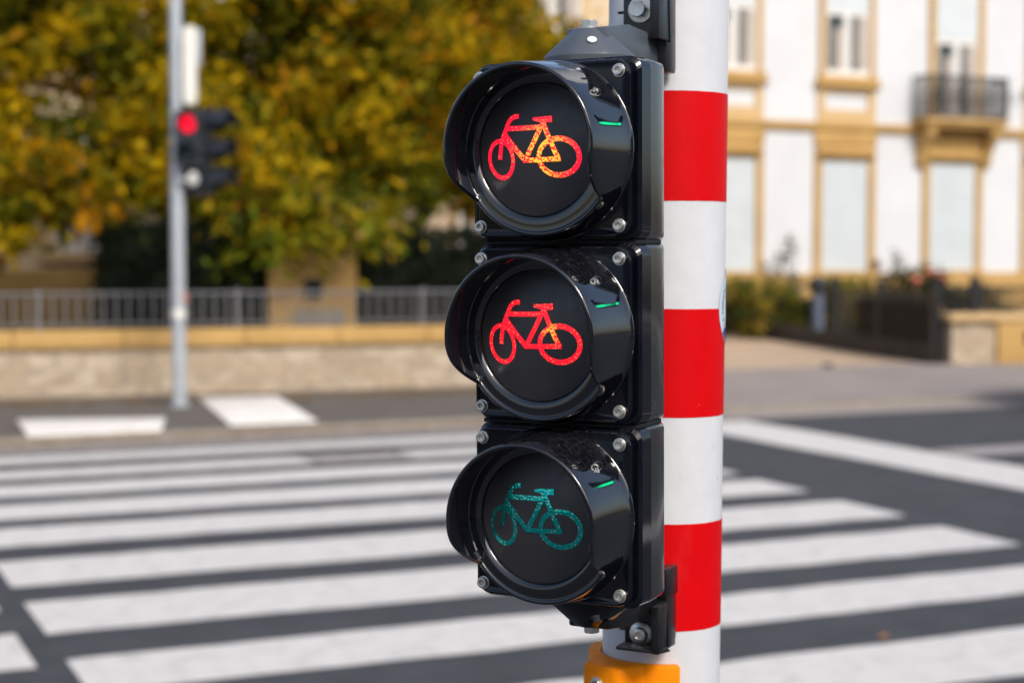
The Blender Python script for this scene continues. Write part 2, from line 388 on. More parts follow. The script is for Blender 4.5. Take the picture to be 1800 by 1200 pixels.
# leaf litter along kerb and wall foot
random.seed(3); mb = MB()
for i in range(1500):
    if random.random() < .5: v, u, z = random.uniform(-2, 8), 13.04 - abs(random.gauss(0, .05)), .006
    else:
        v = random.uniform(-2, 8); u = 16.2 - .1 * (v - 4.6) - abs(random.gauss(0, .3)); z = .045
    s_ = random.uniform(.02, .045); a = random.uniform(0, 6.3)
    c, s2 = math.cos(a) * s_, math.sin(a) * s_
    mb.add([(v - c, u - s2, z), (v + s2, u - c, z + .012), (v + c, u + s2, z), (v - s2, u + c, z + .012)], [(0, 1, 2, 3)])
o = mb.build('leaf_litter', mat('litter', (.30, .19, .05), .8, c2=(.20, .10, .03), scale=20)); o.matrix_world = STREET
tag(o, 'brown and ochre leaf litter gathered along the kerb and wall foot', 'leaves', kind='stuff')

# ================================================================== STRIPED POLE
POLE_R = .0525
pole = thing('signal_pole', 'thick round pole with red and white bands carrying the cyclist signal', 'pole', (.1256, 1.464, 0), (0, R(.42), 0))
mb = MB(); mb.lathe([(POLE_R, 0), (POLE_R, 3.2), (POLE_R * .6, 3.23), (.001, 3.235)], 96); mb.build('shaft', M['pole_white'], pole, smooth=40)
mb = MB(); mb.lathe([(.095, 0), (.095, .02), (.07, .03), (POLE_R + .001, .05)], 48); mb.build('base_collar', M['galv'], pole, smooth=30)
for zb in (1.1257, 1.3119, 1.4975):
    mb = MB(); n = 96; r = POLE_R + .00035
    tilt = random.uniform(-.4, .4)
    vs = []
    for i in range(n):
        a = 2 * PI * i / n; j = .0006 * math.sin(a * 1 + zb * 9) + random.uniform(-.00012, .00012)
        h = .0933
        vs += [(r * math.cos(a), r * math.sin(a), zb + j), (r * math.cos(a), r * math.sin(a), zb + h + j * .8)]
    mb.add(vs, [(2 * i, 2 * ((i + 1) % n), 2 * ((i + 1) % n) + 1, 2 * i + 1) for i in range(n)])
    mb.build('red_band', M['pole_red'], pole, smooth=40)
# round sticker wrapping the right flank
def on_pole(x, z, r=POLE_R + .0007, a0=R(3), z0=1.405):
    """sticker plane (x to its right, z up) wrapped round the shaft"""
    a = a0 + x / r
    return Vector((r * math.cos(a), r * math.sin(a), z0 + z))
SR = .034
mb = MB(); rings = 10; seg = 48; vs = [on_pole(0, 0)]; fs = []
for i in range(1, rings + 1):
    for k in range(seg):
        a = 2 * PI * k / seg; vs.append(on_pole(SR * i / rings * math.cos(a), SR * i / rings * math.sin(a)))
for k in range(seg): fs.append((0, 1 + k, 1 + (k + 1) % seg))
for i in range(1, rings):
    for k in range(seg):
        j = (k + 1) % seg; fs.append((1 + (i - 1) * seg + k, 1 + (i - 1) * seg + j, 1 + i * seg + j, 1 + i * seg + k))
mb.add(vs, fs); st = mb.build('sticker', M['sticker'], pole, smooth=60)
cu = bpy.data.curves.new('t', 'FONT'); cu.body = 'LA DEMOC'; cu.size = .0075; cu.align_x = 'CENTER'
tmp = bpy.data.objects.new('t', cu); COL.objects.link(tmp)
bpy.context.view_layer.update()
tm = bpy.data.meshes.new_from_object(tmp.evaluated_get(bpy.context.evaluated_depsgraph_get()))
bpy.data.objects.remove(tmp); bpy.data.curves.remove(cu)
for v in tm.vertices:
    rr = SR - .0105 + v.co.y; aa = PI * .97 - v.co.x / (SR - .008)
    v.co = on_pole(rr * math.cos(aa), rr * math.sin(aa), POLE_R + .001)
tm.materials.append(M['ink']); to = bpy.data.objects.new('lettering', tm); COL.objects.link(to); to.parent = st
mb = MB(); vs = []; fs = []
for k in range(17):
    a = PI * 1.22 + (PI * .5) * k / 16
    for r_ in (SR - .001, SR * .72): vs.append(on_pole(r_ * math.cos(a), r_ * math.sin(a), POLE_R + .001))
mb.add(vs, [(2 * k, 2 * k + 2, 2 * k + 3, 2 * k + 1) for k in range(16)])
mb.build('blue_field', mat('blue_print', (.04, .04, .22), .5), st)

# ================================================================== CYCLIST SIGNAL
ROT = Euler((.0088, -.0023, -.4834), 'XYZ')
BASEZ = -.245
c0 = Vector((.0282, 1.2561, 1.3907))
loc = c0 + ROT.to_matrix() @ Vector((0, 0, BASEZ))
head = thing('cyclist_traffic_light', 'black three-section cyclist signal with two red bicycles lit above an unlit green one', 'traffic light', loc, ROT)
OZ = -BASEZ
CX = .002
def dz(vs, z): return [(x, y, zz + z) for x, y, zz in vs]

def lens_y(x, z):               # domed lens front
    r2 = (x * x + z * z) / (.0493 ** 2)
    return -.0158 - .0074 * (1 - min(r2, 1))

FWH = [(-18.4, -6.6), (-18.4, -10.1), (-19.2, -13.4), (-20.6, -16.3), (-22.6, -18.6), (-25.0, -20.0), (-27.7, -20.6), (-30.6, -20.2), (-33.4, -18.9), (-35.8, -16.7), (-37.9, -13.9), (-39.3, -10.6), (-40.1, -7.0), (-40.1, -3.5), (-39.3, -0.1), (-37.9, 2.8), (-35.9, 5.0), (-33.4, 6.4), (-30.7, 6.9), (-27.8, 6.5), (-25.1, 5.2), (-22.6, 3.1), (-20.6, 0.2), (-19.2, -3.0)]
RWH = [(35.4, -5.8), (35.2, -8.8), (34.2, -11.7), (32.5, -14.3), (30.2, -16.5), (27.3, -18.1), (24.1, -19.2), (20.6, -19.7), (17.1, -19.4), (13.7, -18.5), (10.6, -17.0), (8.0, -14.9), (5.9, -12.4), (4.5, -9.5), (4.0, -6.5), (4.2, -3.5), (5.2, -0.6), (6.9, 2.0), (9.3, 4.2), (12.2, 5.9), (15.5, 6.9), (18.9, 7.3), (22.5, 7.1), (25.8, 6.1), (28.9, 4.6), (31.5, 2.5), (33.5, 0.0), (34.8, -2.8)]
STROKES = [(FWH, 3.2, True), (RWH, 3.7, True),
    ([(-13.9, 24.8), (-17.3, 24.7), (-20.2, 23.5), (-22.4, 21.1), (-24.3, 16.7), (-27.3, 9.5), (-29.0, 3.0), (-30.2, -7.0)], 3.6, False),
    ([(-23.9, 15.9), (-10.1, 15.9), (4.3, 16.2)], 3.7, False),
    ([(-26.1, 12.1), (-17.1, 1.9), (-8.1, -7.9)], 4.0, False),
    ([(7.3, 20.5), (0.3, 6.1), (-7.0, -7.2)], 3.9, False),
    ([(7.3, 19.0), (13.2, 5.7), (19.8, -7.9)], 3.8, False),
    ([(-9.2, -8.3), (6.3, -8.0), (21.4, -7.7)], 3.6, False),
    ([(-1.6, 22.4), (2.9, 21.9), (8.6, 21.6), (14.2, 21.9)], 3.9, False)]
def catmull(p, closed, sub=4):
    out = []; n = len(p)
    for i in range(n if closed else n - 1):
        g4 = [p[(i + k) % n] if closed else p[min(max(i + k, 0), n - 1)] for k in (-1, 0, 1, 2)]
        for s in range(sub):
            t = s / sub
            out.append(tuple(.5 * (2 * g4[1][d] + (g4[2][d] - g4[0][d]) * t + (2 * g4[0][d] - 5 * g4[1][d] + 4 * g4[2][d] - g4[3][d]) * t * t + (3 * g4[1][d] - g4[0][d] - 3 * g4[2][d] + g4[3][d]) * t ** 3) for d in (0, 1)))
    if not closed: out.append(p[-1])
    return out
def symbol_mesh(zc):
    mb = MB()
    for si, (pts, wd, closed) in enumerate(STROKES):
        q = catmull(pts, closed); n = len(q); off = .0003 + si * .00006; vs = []
        for i in range(n):
            a = q[(i - 1) % n] if closed else q[max(i - 1, 0)]; b = q[(i + 1) % n] if closed else q[min(i + 1, n - 1)]
            t = Vector((b[0] - a[0], b[1] - a[1])).normalized(); nn = (-t.y, t.x)
            # seat tapers to the nose
            ww = wd
            if si == 8: ww = 2.0 + 2.6 * min(1, i / n * 1.8)
            if si in (0, 1): ww = wd * (1 + .10 * (abs(t.x)))
            for k in (-.5, -.17, .17, .5):
                x = (q[i][0] + nn[0] * ww * k) / 1000; z = (q[i][1] + nn[1] * ww * k) / 1000
                vs.append((x, lens_y(x, z) - off, z + zc + OZ))
        fs = []
        for i in range(n if closed else n - 1):
            j = (i + 1) % n
            for k in range(3): fs.append((i * 4 + k, j * 4 + k, j * 4 + k + 1, i * 4 + k + 1))
        mb.add(vs, fs)
    return mb

def visor_len(t):
    """reach of the hood in front of the door for angle t"""
    z = math.sin(t) * .0625
    hi, lo, full, ring = -.002, -.037, .0575, .0222
    if z >= hi: return full
    if z <= lo: return ring
    s = (hi - z) / (hi - lo)
    return ring + (full - ring) * (1 - s ** 3)

def visor_mesh(zc):
    mb = MB(); N = 400; loops = []
    Rv = lambda y: .0672 - .098 * y         # outer radius at distance y before the door
    for i in range(N):
        t = 2 * PI * i / N; L = visor_len(t); ro = Rv(L)
        prof = [(.0490, .0150), (.0491, .0188), (.0497, .0197), (.0518, .0210), (.0532, .0214), (.0568, .0214)]
        ri = Rv(.024) - .0036; e = min(1, (L - .0222) / .01)
        prof += [(ri - .0008, .0214), (ri, .0215 + .0009 * e), (Rv((.022 + L) / 2) - .0034, (.0216 + L) / 2), (ro - .0034, L - .0006), (ro - .0028, L - .0001), (ro - .0012, L), (ro - .0003, L - .0007), (ro, L - .002)]
        yb = prof[-1][1]
        for s in (.8, .55, .3, .12): prof.append((Rv(yb * s), yb * s))
        prof += [(.0676, .0008), (.0684, .0001), (.0684, -.001)]
        # keep the base circle inside the door width
        loops.append([(min(r, .0685) * math.cos(t) + CX * (1 if r > .055 else 0), -y, r * math.sin(t) + zc + OZ) for r, y in prof])
    n = len(loops[0]); vs = [v for lp in loops for v in lp]
    fs = [(i * n + k, ((i + 1) % N) * n + k, ((i + 1) % N) * n + k + 1, i * n + k + 1) for i in range(N) for k in range(n - 1)]
    return mb.add(vs, fs)

def socket_screw(mb, T, r=.0042, h=.0042, wr=.0052):
    mb.lathe([(.0, 0), (wr, 0), (wr, .0007), (wr * .96, .0010), (r * .9, .0011)], 28, T)
    mb.lathe([(r, .0008), (r, h * .82), (r * .93, h * .97), (r * .82, h), (r * .60, h)], 24, T, False)
    # hexagonal socket
    n = 24; hexp = []
    for k in range(n):
        a = 2 * PI * k / n; am = (a % (PI / 3)) - PI / 6
        hexp.append((r * .5 / math.cos(am) * math.cos(PI / 6) * 1.05, a))
    vs = []
    for rr, a in hexp:
        vs.append(T @ Vector((r * .60 * math.cos(a), r * .60 * math.sin(a), h)))
    for rr, a in hexp: vs.append(T @ Vector((rr * math.cos(a), rr * math.sin(a), h - .0002)))
    for rr, a in hexp: vs.append(T @ Vector((rr * .95 * math.cos(a), rr * .95 * math.sin(a), h - .0026)))
    fs = []
    for lv in (0, 1):
        for k in range(n): j = (k + 1) % n; fs.append((lv * n + k, lv * n + j, (lv + 1) * n + j, (lv + 1) * n + k))
    fs.append(tuple(range(2 * n, 3 * n)))
    mb.add(vs, fs)
FRONT = Matrix.Rotation(PI / 2, 4, 'X')     # local z of a screw -> -y (towards the viewer)

sym_mats = [M['sym1'], M['sym2'], M['sym3']]
for si, zc in enumerate((.139, 0, -.139)):
    z0 = zc + OZ
    # body of the section
    mb = MB(); lp = []
    for y, hw, hh, r in ((.029, .0662, .0690, .004), (.048, .0658, .0690, .0045), (.066, .0650, .0689, .005), (.0690, .0640, .0688, .006), (.074, .058, .0686, .010), (.096, .044, .068, .018)):
        lp.append([(x, y, z) for x, z in rr_loop(hw, hh, r, 8, CX, z0)])
    loft(mb, lp); body = mb.build('housing', M['shell_side'], head, smooth=30)
    body['label'] = ('top section with the upper lit red bicycle', 'middle section with the lower lit red bicycle', 'bottom section with the unlit green bicycle')[si]
    # door with raised panel and flange
    mb = MB(); lp = []
    for y, i_, r in ((.0290, .0010, .009), (.0282, 0, .0095), (.0115, 0, .0105), (.0090, .0022, .0105), (.0090, .0050, .009), (.0115, .0054, .008), (.0115, .0056, .008)):
        lp.append([(x, y, z) for x, z in rr_loop(.0697 - i_, .0687 - i_, r, 8, CX + .0006, z0)])
    loft(mb, lp, True, True)
    lp = []
    for y, i_, r in ((.0096, .0036, .010), (.0022, .0028, .0115), (.0008, .0034, .0115), (.0, .0048, .011), (.0003, .0062, .010), (.0008, .0072, .0095), (.0008, .010, .008)):
        lp.append([(x, y, z) for x, z in rr_loop(.0689 - i_, .0687 - i_, r, 8, CX - .0006, z0)])
    loft(mb, lp, False, True)
    mb.build('door', M['shell'], body, smooth=28)
    visor_mesh(zc).build('visor', M['hood'], body, smooth=42)
    # rivet on the hood flank
    t = R(39); yv = .027; rv = .0672 - .098 * yv
    T = Matrix.Translation((CX + rv * math.cos(t), -yv, z0 + rv * math.sin(t))) @ Vector((math.cos(t), -.15, math.sin(t))).to_track_quat('Z', 'Y').to_matrix().to_4x4()
    mb = MB(); mb.lathe([(.0009, .0004), (.0009, .0001), (.0025, .0003), (.0023, .0008), (.0018, .0009), (.0013, .0001)], 20, T, False); mb.build('rivet', M['steel'], body, smooth=30)
    # lens
    mb = MB(); rings, seg = 20, 96; vs = [(0, lens_y(0, 0), z0)]; fs = []
    for i in range(1, rings + 1):
        r = .0493 * i / rings
        for k in range(seg):
            a = 2 * PI * k / seg; x, z = r * math.cos(a), r * math.sin(a); vs.append((x, lens_y(x, z), z + z0))
    for k in range(seg): fs.append((0, 1 + k, 1 + (k + 1) % seg))
    for i in range(1, rings):
        for k in range(seg):
            j = (k + 1) % seg; fs.append((1 + (i - 1) * seg + k, 1 + (i - 1) * seg + j, 1 + i * seg + j, 1 + i * seg + k))
    mb.add(vs, fs); mb.build('lens', M['disc'], body, smooth=60)
    sy = symbol_mesh(zc).build('bicycle_symbol', sym_mats[si], body, smooth=60)
    # screws
    for sx in (-1, 1):
        for sz in (-1, 1):
            mb = MB(); T = Matrix.Translation((sx * .0585, .0007, z0 + sz * .0572)) @ FRONT @ Matrix.Rotation(random.uniform(0, 1), 4, 'Z')
            socket_screw(mb, T); mb.build('screw', M['steel'], body, smooth=30)
# seals between the sections
for zc in (.0695, -.0695):
    mb = MB(); lp = []
    for y, hw in ((.012, .0655), (.030, .066), (.062, .0645), (.075, .058)):
        lp.append([(x, y, z) for x, z in rr_loop(hw, .0016, .0005, 2, CX, zc + OZ)])
    loft(mb, lp); mb.build('seal', M['dark'], head)

# hub caps, arms, bolts
def hexbolt(mb, T, r=.0075, h=.006, wr=.0105, wh=.0015, dome=False):
    mb.lathe([(0, 0), (wr, 0), (wr, wh * .8), (wr * .95, wh), (r * .6, wh * 1.3)], 36, T)
    if dome:
        mb.lathe([(wr, wh * .8), (wr * .93, wh * 1.6), (wr * .75, wh * 2.3), (r * .95, wh * 2.6), (r * .95, wh * 2.6 + h * .4), (r * .8, wh * 2.6 + h * .75), (r * .5, wh * 2.6 + h * .9)], 36, T, False)
        z9 = wh * 2.6 + h * .9; mb.lathe([(r * .5, z9), (r * .44, z9 - .0016), (0, z9 - .0018)], 36, T, False)
        return
    n = 36; lo = []; 
    for z, k in ((wh, 1), (wh + h * .85, 1), (wh + h, .9), (wh + h * .96, .45), (wh + h * .96, .02)):
        ring = []
        for i in range(n):
            a = 2 * PI * i / n; am = (a % (PI / 3)) - PI / 6; rr = r * math.cos(PI / 6) / math.cos(am) if k > .9 else r * k
            if k == .9: rr = r * .88
            ring.append(T @ Vector((rr * k if k > .9 else rr, 0, 0)).to_3d() if False else T @ Vector((rr * math.cos(a), rr * math.sin(a), z)))
        lo.append(ring)
    loft(mb, lo)
HX, HY = .006, .062
def cap(sgn):
    """tapered hub cap above (+1) or below (-1) the housing"""
    zb = sgn * .2080 + OZ
    mb = MB(); lp = []
    for r, h, k in ((.0375, 0, 1), (.0378, .0055, 1), (.0372, .0068, 1), (.0150, .0268, 1.0), (.0132, .0280, 1.0)):
        ring = []
        for i in range(64):
            a = 2 * PI * i / 64 + R(10)
            # softly faceted
            am = ((a + R(0)) % (PI / 4)) - PI / 8; f = 1 + .35 * (math.cos(PI / 8) / math.cos(am) - 1)
            ring.append((HX + r * f * math.cos(a), HY + r * f * math.sin(a) * .95, zb + sgn * h))
        lp.append(ring)
    loft(mb, lp); return mb
capo = cap(1).build('top_cap', M['cap'], head, smooth=24)
mb = MB(); T = Matrix.Translation((HX, HY, .2080 + .0278 + OZ)); hexbolt(mb, T, .0068, .0052, .0088, .0022); mb.build('cap_bolt', M['steel'], capo, smooth=20)
# white inspection dot on the sloping face
n0 = Vector((math.cos(R(-62)) * .67, math.sin(R(-62)) * .67, .74)).normalized()
pd = Vector((HX + .0262 * math.cos(R(-62)), HY + .0262 * math.sin(R(-62)) * .95, .2080 + .0172 + OZ))
mb = MB(); mb.lathe([(0, .0008), (.0036, .0007), (.0038, 0)], 24, Matrix.Translation(pd) @ n0.to_track_quat('Z', 'Y').to_matrix().to_4x4()); mb.build('paint_dot', M['dot'], capo, smooth=30)
capb = cap(-1).build('bottom_cap', M['shell'], head, smooth=24)
mb = MB(); T = Matrix.Translation((HX, HY, -.2080 - .0278 + OZ)) @ Matrix.Rotation(PI, 4, 'X'); hexbolt(mb, T, .0068, .0052, .0080, .0012); mb.build('cap_bolt', M['steel'], capb, smooth=20)

def bracket(sgn):
    """cantilever arm from the hub back to a clamp block on the pole"""
    mb = MB()
    prof = [(.052, .2365), (.078, .2400), (.098, .2430), (.150, .2400), (.176, .2330), (.176, .2060), (.098, .2060), (.080, .2150), (.052, .2200)]
    x0, x1 = -.010, .026
    lo = [[(x0, y, sgn * z + OZ) for y, z in prof], [(x1, y, sgn * z + OZ) for y, z in prof]]
    loft(mb, lo); arm = mb.build('top_arm' if sgn > 0 else 'bottom_arm', M['bracket'] if sgn < 0 else M['cap'], head, bevel=.0022)  # upper arm takes the base with the sky reflection painted in
    # clamp block with web and strap, bedded on the pole
    mb = MB()
    zt, zb = (.292, .2100) if sgn > 0 else (-.2180, -.2735)
    mb.box(-.005, .034, .152, .172, zb + OZ, zt + OZ)
    if sgn > 0:
        mb.box(.028, .0365, .130, .152, .2350 + OZ, zt + OZ); mb.box(-.005, .0365, .133, .152, .2350 + OZ, .2400 + OZ)
    else:
        mb.box(.028, .0355, .131, .152, -.2735 + OZ, -.2330 + OZ); mb.box(-.005, .0355, .133, .152, -.2735 + OZ, -.2700 + OZ)
        mb.box(.024, .0345, .150, .176, -.2300 + OZ, -.2050 + OZ)
    mb.box(-.016, -.005, .164, .168, (sgn * .2630) - .0012 + OZ, (sgn * .2630) + .0012 + OZ)
    # saddle closing the gap to the shaft
    mb.box(.000, .030, .1715, .1830, zb + .003 + OZ, zt - .003 + OZ)
    mb.build('clamp', M['bracket'], arm, bevel=.0016)
    mb = MB(); T = Matrix.Translation((.0115, .152, sgn * .2632 + OZ - (.001 if sgn > 0 else -.001))) @ FRONT
    hexbolt(mb, T, .0072, .007 if sgn > 0 else .0045, .0112, .002 if sgn > 0 else .0016, dome=(sgn < 0)); mb.build('clamp_bolt', M['steel'], arm, smooth=22)
bracket(1); bracket(-1)

# ================================================================== PUSH-BUTTON BOX
box = thing('push_button_box', 'orange plastic push-button unit clamped round the striped pole under the cyclist signal', 'push button', (.1337, 1.464, .90))
mb = MB(); pts_o = []; a0, a1 = R(-80), R(-212)
ZT = 1.0985 - .90
ro, ri = .0645, POLE_R + .0012
sec = []
for i in range(41):
    a = a0 + (a1 - a0) * i / 40; sec.append((ro * math.cos(a), ro * math.sin(a)))
for i in range(41):
    a = a1 + (a0 - a1) * i / 40; sec.append((ri * math.cos(a), ri * math.sin(a)))
mb.prism(sec, -.10, ZT); sh = mb.build('clamp_shell', M['orange'], box, bevel=.0018)
# body block, facing down-left
bd = R(-134); nx = Vector((math.cos(bd), math.sin(bd), 0)); tx = Vector((-math.sin(bd), math.cos(bd), 0))
def B(o_, s_, z_): return nx * o_ + tx * s_ + Vector((0, 0, z_))
mb = MB(); lo = []
for z, k in ((-.12, 1), (ZT - .006, 1), (ZT - .0015, .97), (ZT + .0005, .88)):
    hw = .021 * k; ol = .058; oh = .085 - (1 - k) * .03
    lo.append([B(ol, -hw - .007, z), B(oh - .007, -hw - .001, z), B(oh - .002, -hw + .002, z), B(oh, -hw + .007, z), B(oh, hw - .007, z), B(oh - .002, hw - .002, z), B(oh - .007, hw + .001, z), B(ol, hw + .007, z)])
loft(mb, lo); mb.build('body', M['orange'], box, smooth=40)
T = Matrix.Translation(B(.085, -.002, ZT - .0165)) @ nx.to_track_quat('Z', 'Y').to_matrix().to_4x4()
mb = MB(); socket_screw(mb, T, .0052, .0035, .0068); mb.build('screw', M['steel'], box, smooth=30)
mb = MB(); T = Matrix.Translation(B(.085, 0, .05)) @ nx.to_track_quat('Z', 'Y').to_matrix().to_4x4(); mb.lathe([(.017, 0), (.017, .004), (.013, .009), (0, .011)], 32, T); mb.build('button', M['black_m'], box, smooth=30)

# ================================================================== FAR SIGNAL POST
fp = thing('signal_post', 'slim grey galvanised post standing on the far pavement between the white paving fields', 'pole', (-3.12, 15.43, .04))
mb = MB(); mb.lathe([(.085, 0), (.085, .03), (.066, .05), (.066, 2.2), (.058, 2.3), (.058, 5.2), (0, 5.22)], 28); mb.build('shaft', M['galv'], fp, smooth=30)
mb = MB(); mb.box(.05, .074, -.03, .03, .98, 1.06); mb.build('orange_label', mat('orange_label', (.7, .18, .08), .5), fp, smooth=30)
mb = MB(); mb.lathe([(.0685, 0), (.0685, .07)], 24, Matrix.Translation((0, 0, .84))); mb.build('pale_label', M['white_m'], fp, smooth=30)

def far_head(name, label, loc, rz, lits, sec_h=.25, w=.26, dia=.20, hood=.2):
    t = thing(name, label, 'traffic light', loc, (0, 0, rz), 'signal heads on the far post')
    n = len(lits)
    for i, mt in enumerate(lits):
        zc = -sec_h * i - sec_h / 2
        mb = MB(); loft(mb, [[(x, y, z) for x, z in rr_loop(w / 2 * k, sec_h / 2 * .985, .03, 4, 0, zc)] for y, k in ((0, 1), (.10, .98), (.16, .8))])
        b = mb.build('housing', M['black_m'], t, smooth=30)
        # hood: open tube, cut away below
        mb = MB(); N = 40; lo = []
        for k in range(N + 1):
            a = R(-35) + R(250) * k / N; ro_ = dia / 2 + .012; L = hood if 0.1 < k / N < .9 else hood * .5
            lo.append([(ro_ * math.cos(a), 0, ro_ * math.sin(a) + zc), (ro_ * .97 * math.cos(a), -L, ro_ * .97 * math.sin(a) + zc), (ro_ * .94 * math.cos(a), -L, ro_ * .94 * math.sin(a) + zc), (ro_ * .96 * math.cos(a), 0, ro_ * .96 * math.sin(a) + zc)])
        vs = [v for l_ in lo for v in l_]
        mb.add(vs, [(k * 4 + q, k * 4 + q + 1, k * 4 + q + 5, k * 4 + q + 4) for k in range(N) for q in range(3)]); mb.build('visor', M['black_m'], b, smooth=40)
        mb = MB(); mb.lathe([(dia / 2, 0), (dia / 2, .006), (dia / 2 * .6, .014), (0, .018)], 32, Matrix.Translation((0, 0, zc)) @ FRONT); mb.build('lens', mt, b, smooth=60)
    for zb in (-.03, -sec_h * n + .01):
        mb = MB(); mb.box(-.02, .02, .12, .20, zb, zb + .02); mb.build('bracket', M['black_m'], t)
    return t
LR, n_, l_, b_ = nt('far_red_lit'); b_.inputs['Base Color'].default_value = (.3, .01, .02, 1)
b_.inputs['Emission Color'].default_value = (1, .0, .025, 1); b_.inputs['Emission Strength'].default_value = 1.0
LR2, n_, l_, b_ = nt('far_green_lit'); b_.inputs['Base Color'].default_value = (.01, .3, .15, 1)
b_.inputs['Emission Color'].default_value = (.01, 1, .42, 1); b_.inputs['Emission Strength'].default_value = 4.5
LD = mat('unlit_lens', (.012, .03, .03), .3)
far_head('pedestrian_signal', 'dark two-section signal glowing red on the far grey post, facing the crossing', (-2.97, 15.22, 2.79), R(0), [LR, LD], .26, .25, .155, .14)
far_head('vehicle_signal', 'dark three-section signal seen from the side, its hoods pointing right, behind the far post', (-2.86, 15.50, 2.82), R(72), [LD, LD, LD], .27, .28, .23, .27)
# white sign box above
sb = thing('sign_box', 'tall narrow white sign seen nearly edge-on above the far signal heads', 'sign', (-2.975, 15.34, 2.84))
mb = MB(); loft(mb, [[(x, y, z) for x, z in rr_loop(.060, .36, .045, 5, 0, .37)] for y in (0, .05)]); mb.build('panel', M['white_m'], sb, smooth=30)
mb = MB(); mb.box(.062, .10, .02, .05, .36, .70); mb.build('backing', M['galv'], sb, bevel=.004)
for zb in (.15, .58): mb = MB(); mb.box(-.09, .03, .052, .09, zb, zb + .03); mb.build('bracket', M['galv'], sb)
wb = thing('white_disc_lamp', 'small white round fitting hanging below the far red signal', 'signal', (-2.945, 15.30, 2.11))
mb = MB(); mb.lathe([(0, 0), (.068, .0), (.072, .03), (.055, .05), (0, .06)], 24, Matrix.Translation((0, 0, .05)) @ FRONT @ Matrix.Scale(.75, 4, Vector((1, 0, 0)))); mb.build('shade', mat('opal_white', (.55, .55, .52), .5), wb, smooth=40)
mb = MB(); mb.box(-.13, -.02, .0, .03, .03, .06); mb.build('bracket', M['galv'], wb)

# ================================================================== LEFT PROPERTY: wall, railing, hedges, house, trees
WA = R(18.5); WO = Vector((-2.93, 17.02, 0)); WALL = Matrix.Translation(WO) @ Matrix.Rotation(WA, 4, 'Z')
wl_ = thing('garden_wall', 'low rubble stone wall with ochre coping along the far pavement', 'wall', WO, (0, 0, WA))
mb = MB(); mb.box(-14, 5.35, 0, .32, -.01, .52); mb.build('masonry', M['stone'], wl_)
mb = MB()
x = -14.0
while x < 5.35:
    x2 = min(x + random.uniform(.9, 1.3), 5.4); mb.box(x + .004, x2 - .004, -.05, .37, .523, .70); x = x2
mb.build('coping', M['ochre'], wl_, bevel=.012)
rl = thing('railing', 'grey metal railing standing on the coping of the low stone wall', 'fence', WALL @ Vector((0, .16, .70)), (0, 0, WA))
mb = MB(); mb.box(-14, 5.3, -.02, .02, .36, .385); mb.build('top_rail', M['rail'], rl)
mb = MB(); mb.box(-14, 5.3, -.015, .015, .045, .065); mb.build('bottom_rail', M['rail'], rl)
mb = MB(); x = -14
while x < 5.3: mb.box(x, x + .022, -.010, .010, .065, .36); x += .125
o = mb.build('balusters', M['rail'], rl)
for k in range(10):
    mb = MB(); x = -13.9 + k * 2.0; mb.box(x, x + .045, -.022, .022, 0, .41); mb.build('post', M['rail'], rl)

def leaf_cloud(pts, size, cols, mname, parent, up=.3, m=None, name='crown'):
    """one mesh of small leaf quads at pts"""
    vs = []; fs = []; cl = []
    for p, c in zip(pts, cols):
        s_ = size * random.uniform(.6, 1.3)
        a = Vector((random.gauss(0, 1), random.gauss(0, 1), random.gauss(0, 1))).normalized()
        b = a.cross(Vector((random.gauss(0, 1), random.gauss(0, 1), random.gauss(0, 1)))).normalized()
        k = len(vs); q = a.cross(b) * s_ * .12
        vs += [p - a * s_, p + b * s_ * .45 + q, p + a * s_, p - b * s_ * .45 + q]; fs.append((k, k + 1, k + 2, k + 3)); cl.append(c)
    me = bpy.data.meshes.new(name); me.from_pydata([tuple(v) for v in vs], [], fs)
    at = me.color_attributes.new('leaf', 'FLOAT_COLOR', 'CORNER'); buf = []
    for c in cl: buf += list(c) * 4
    at.data.foreach_set('color', buf)
    me.materials.append(m or M['leaf']); o = bpy.data.objects.new(name, me); COL.objects.link(o)
    if parent: o.parent = parent
    return o

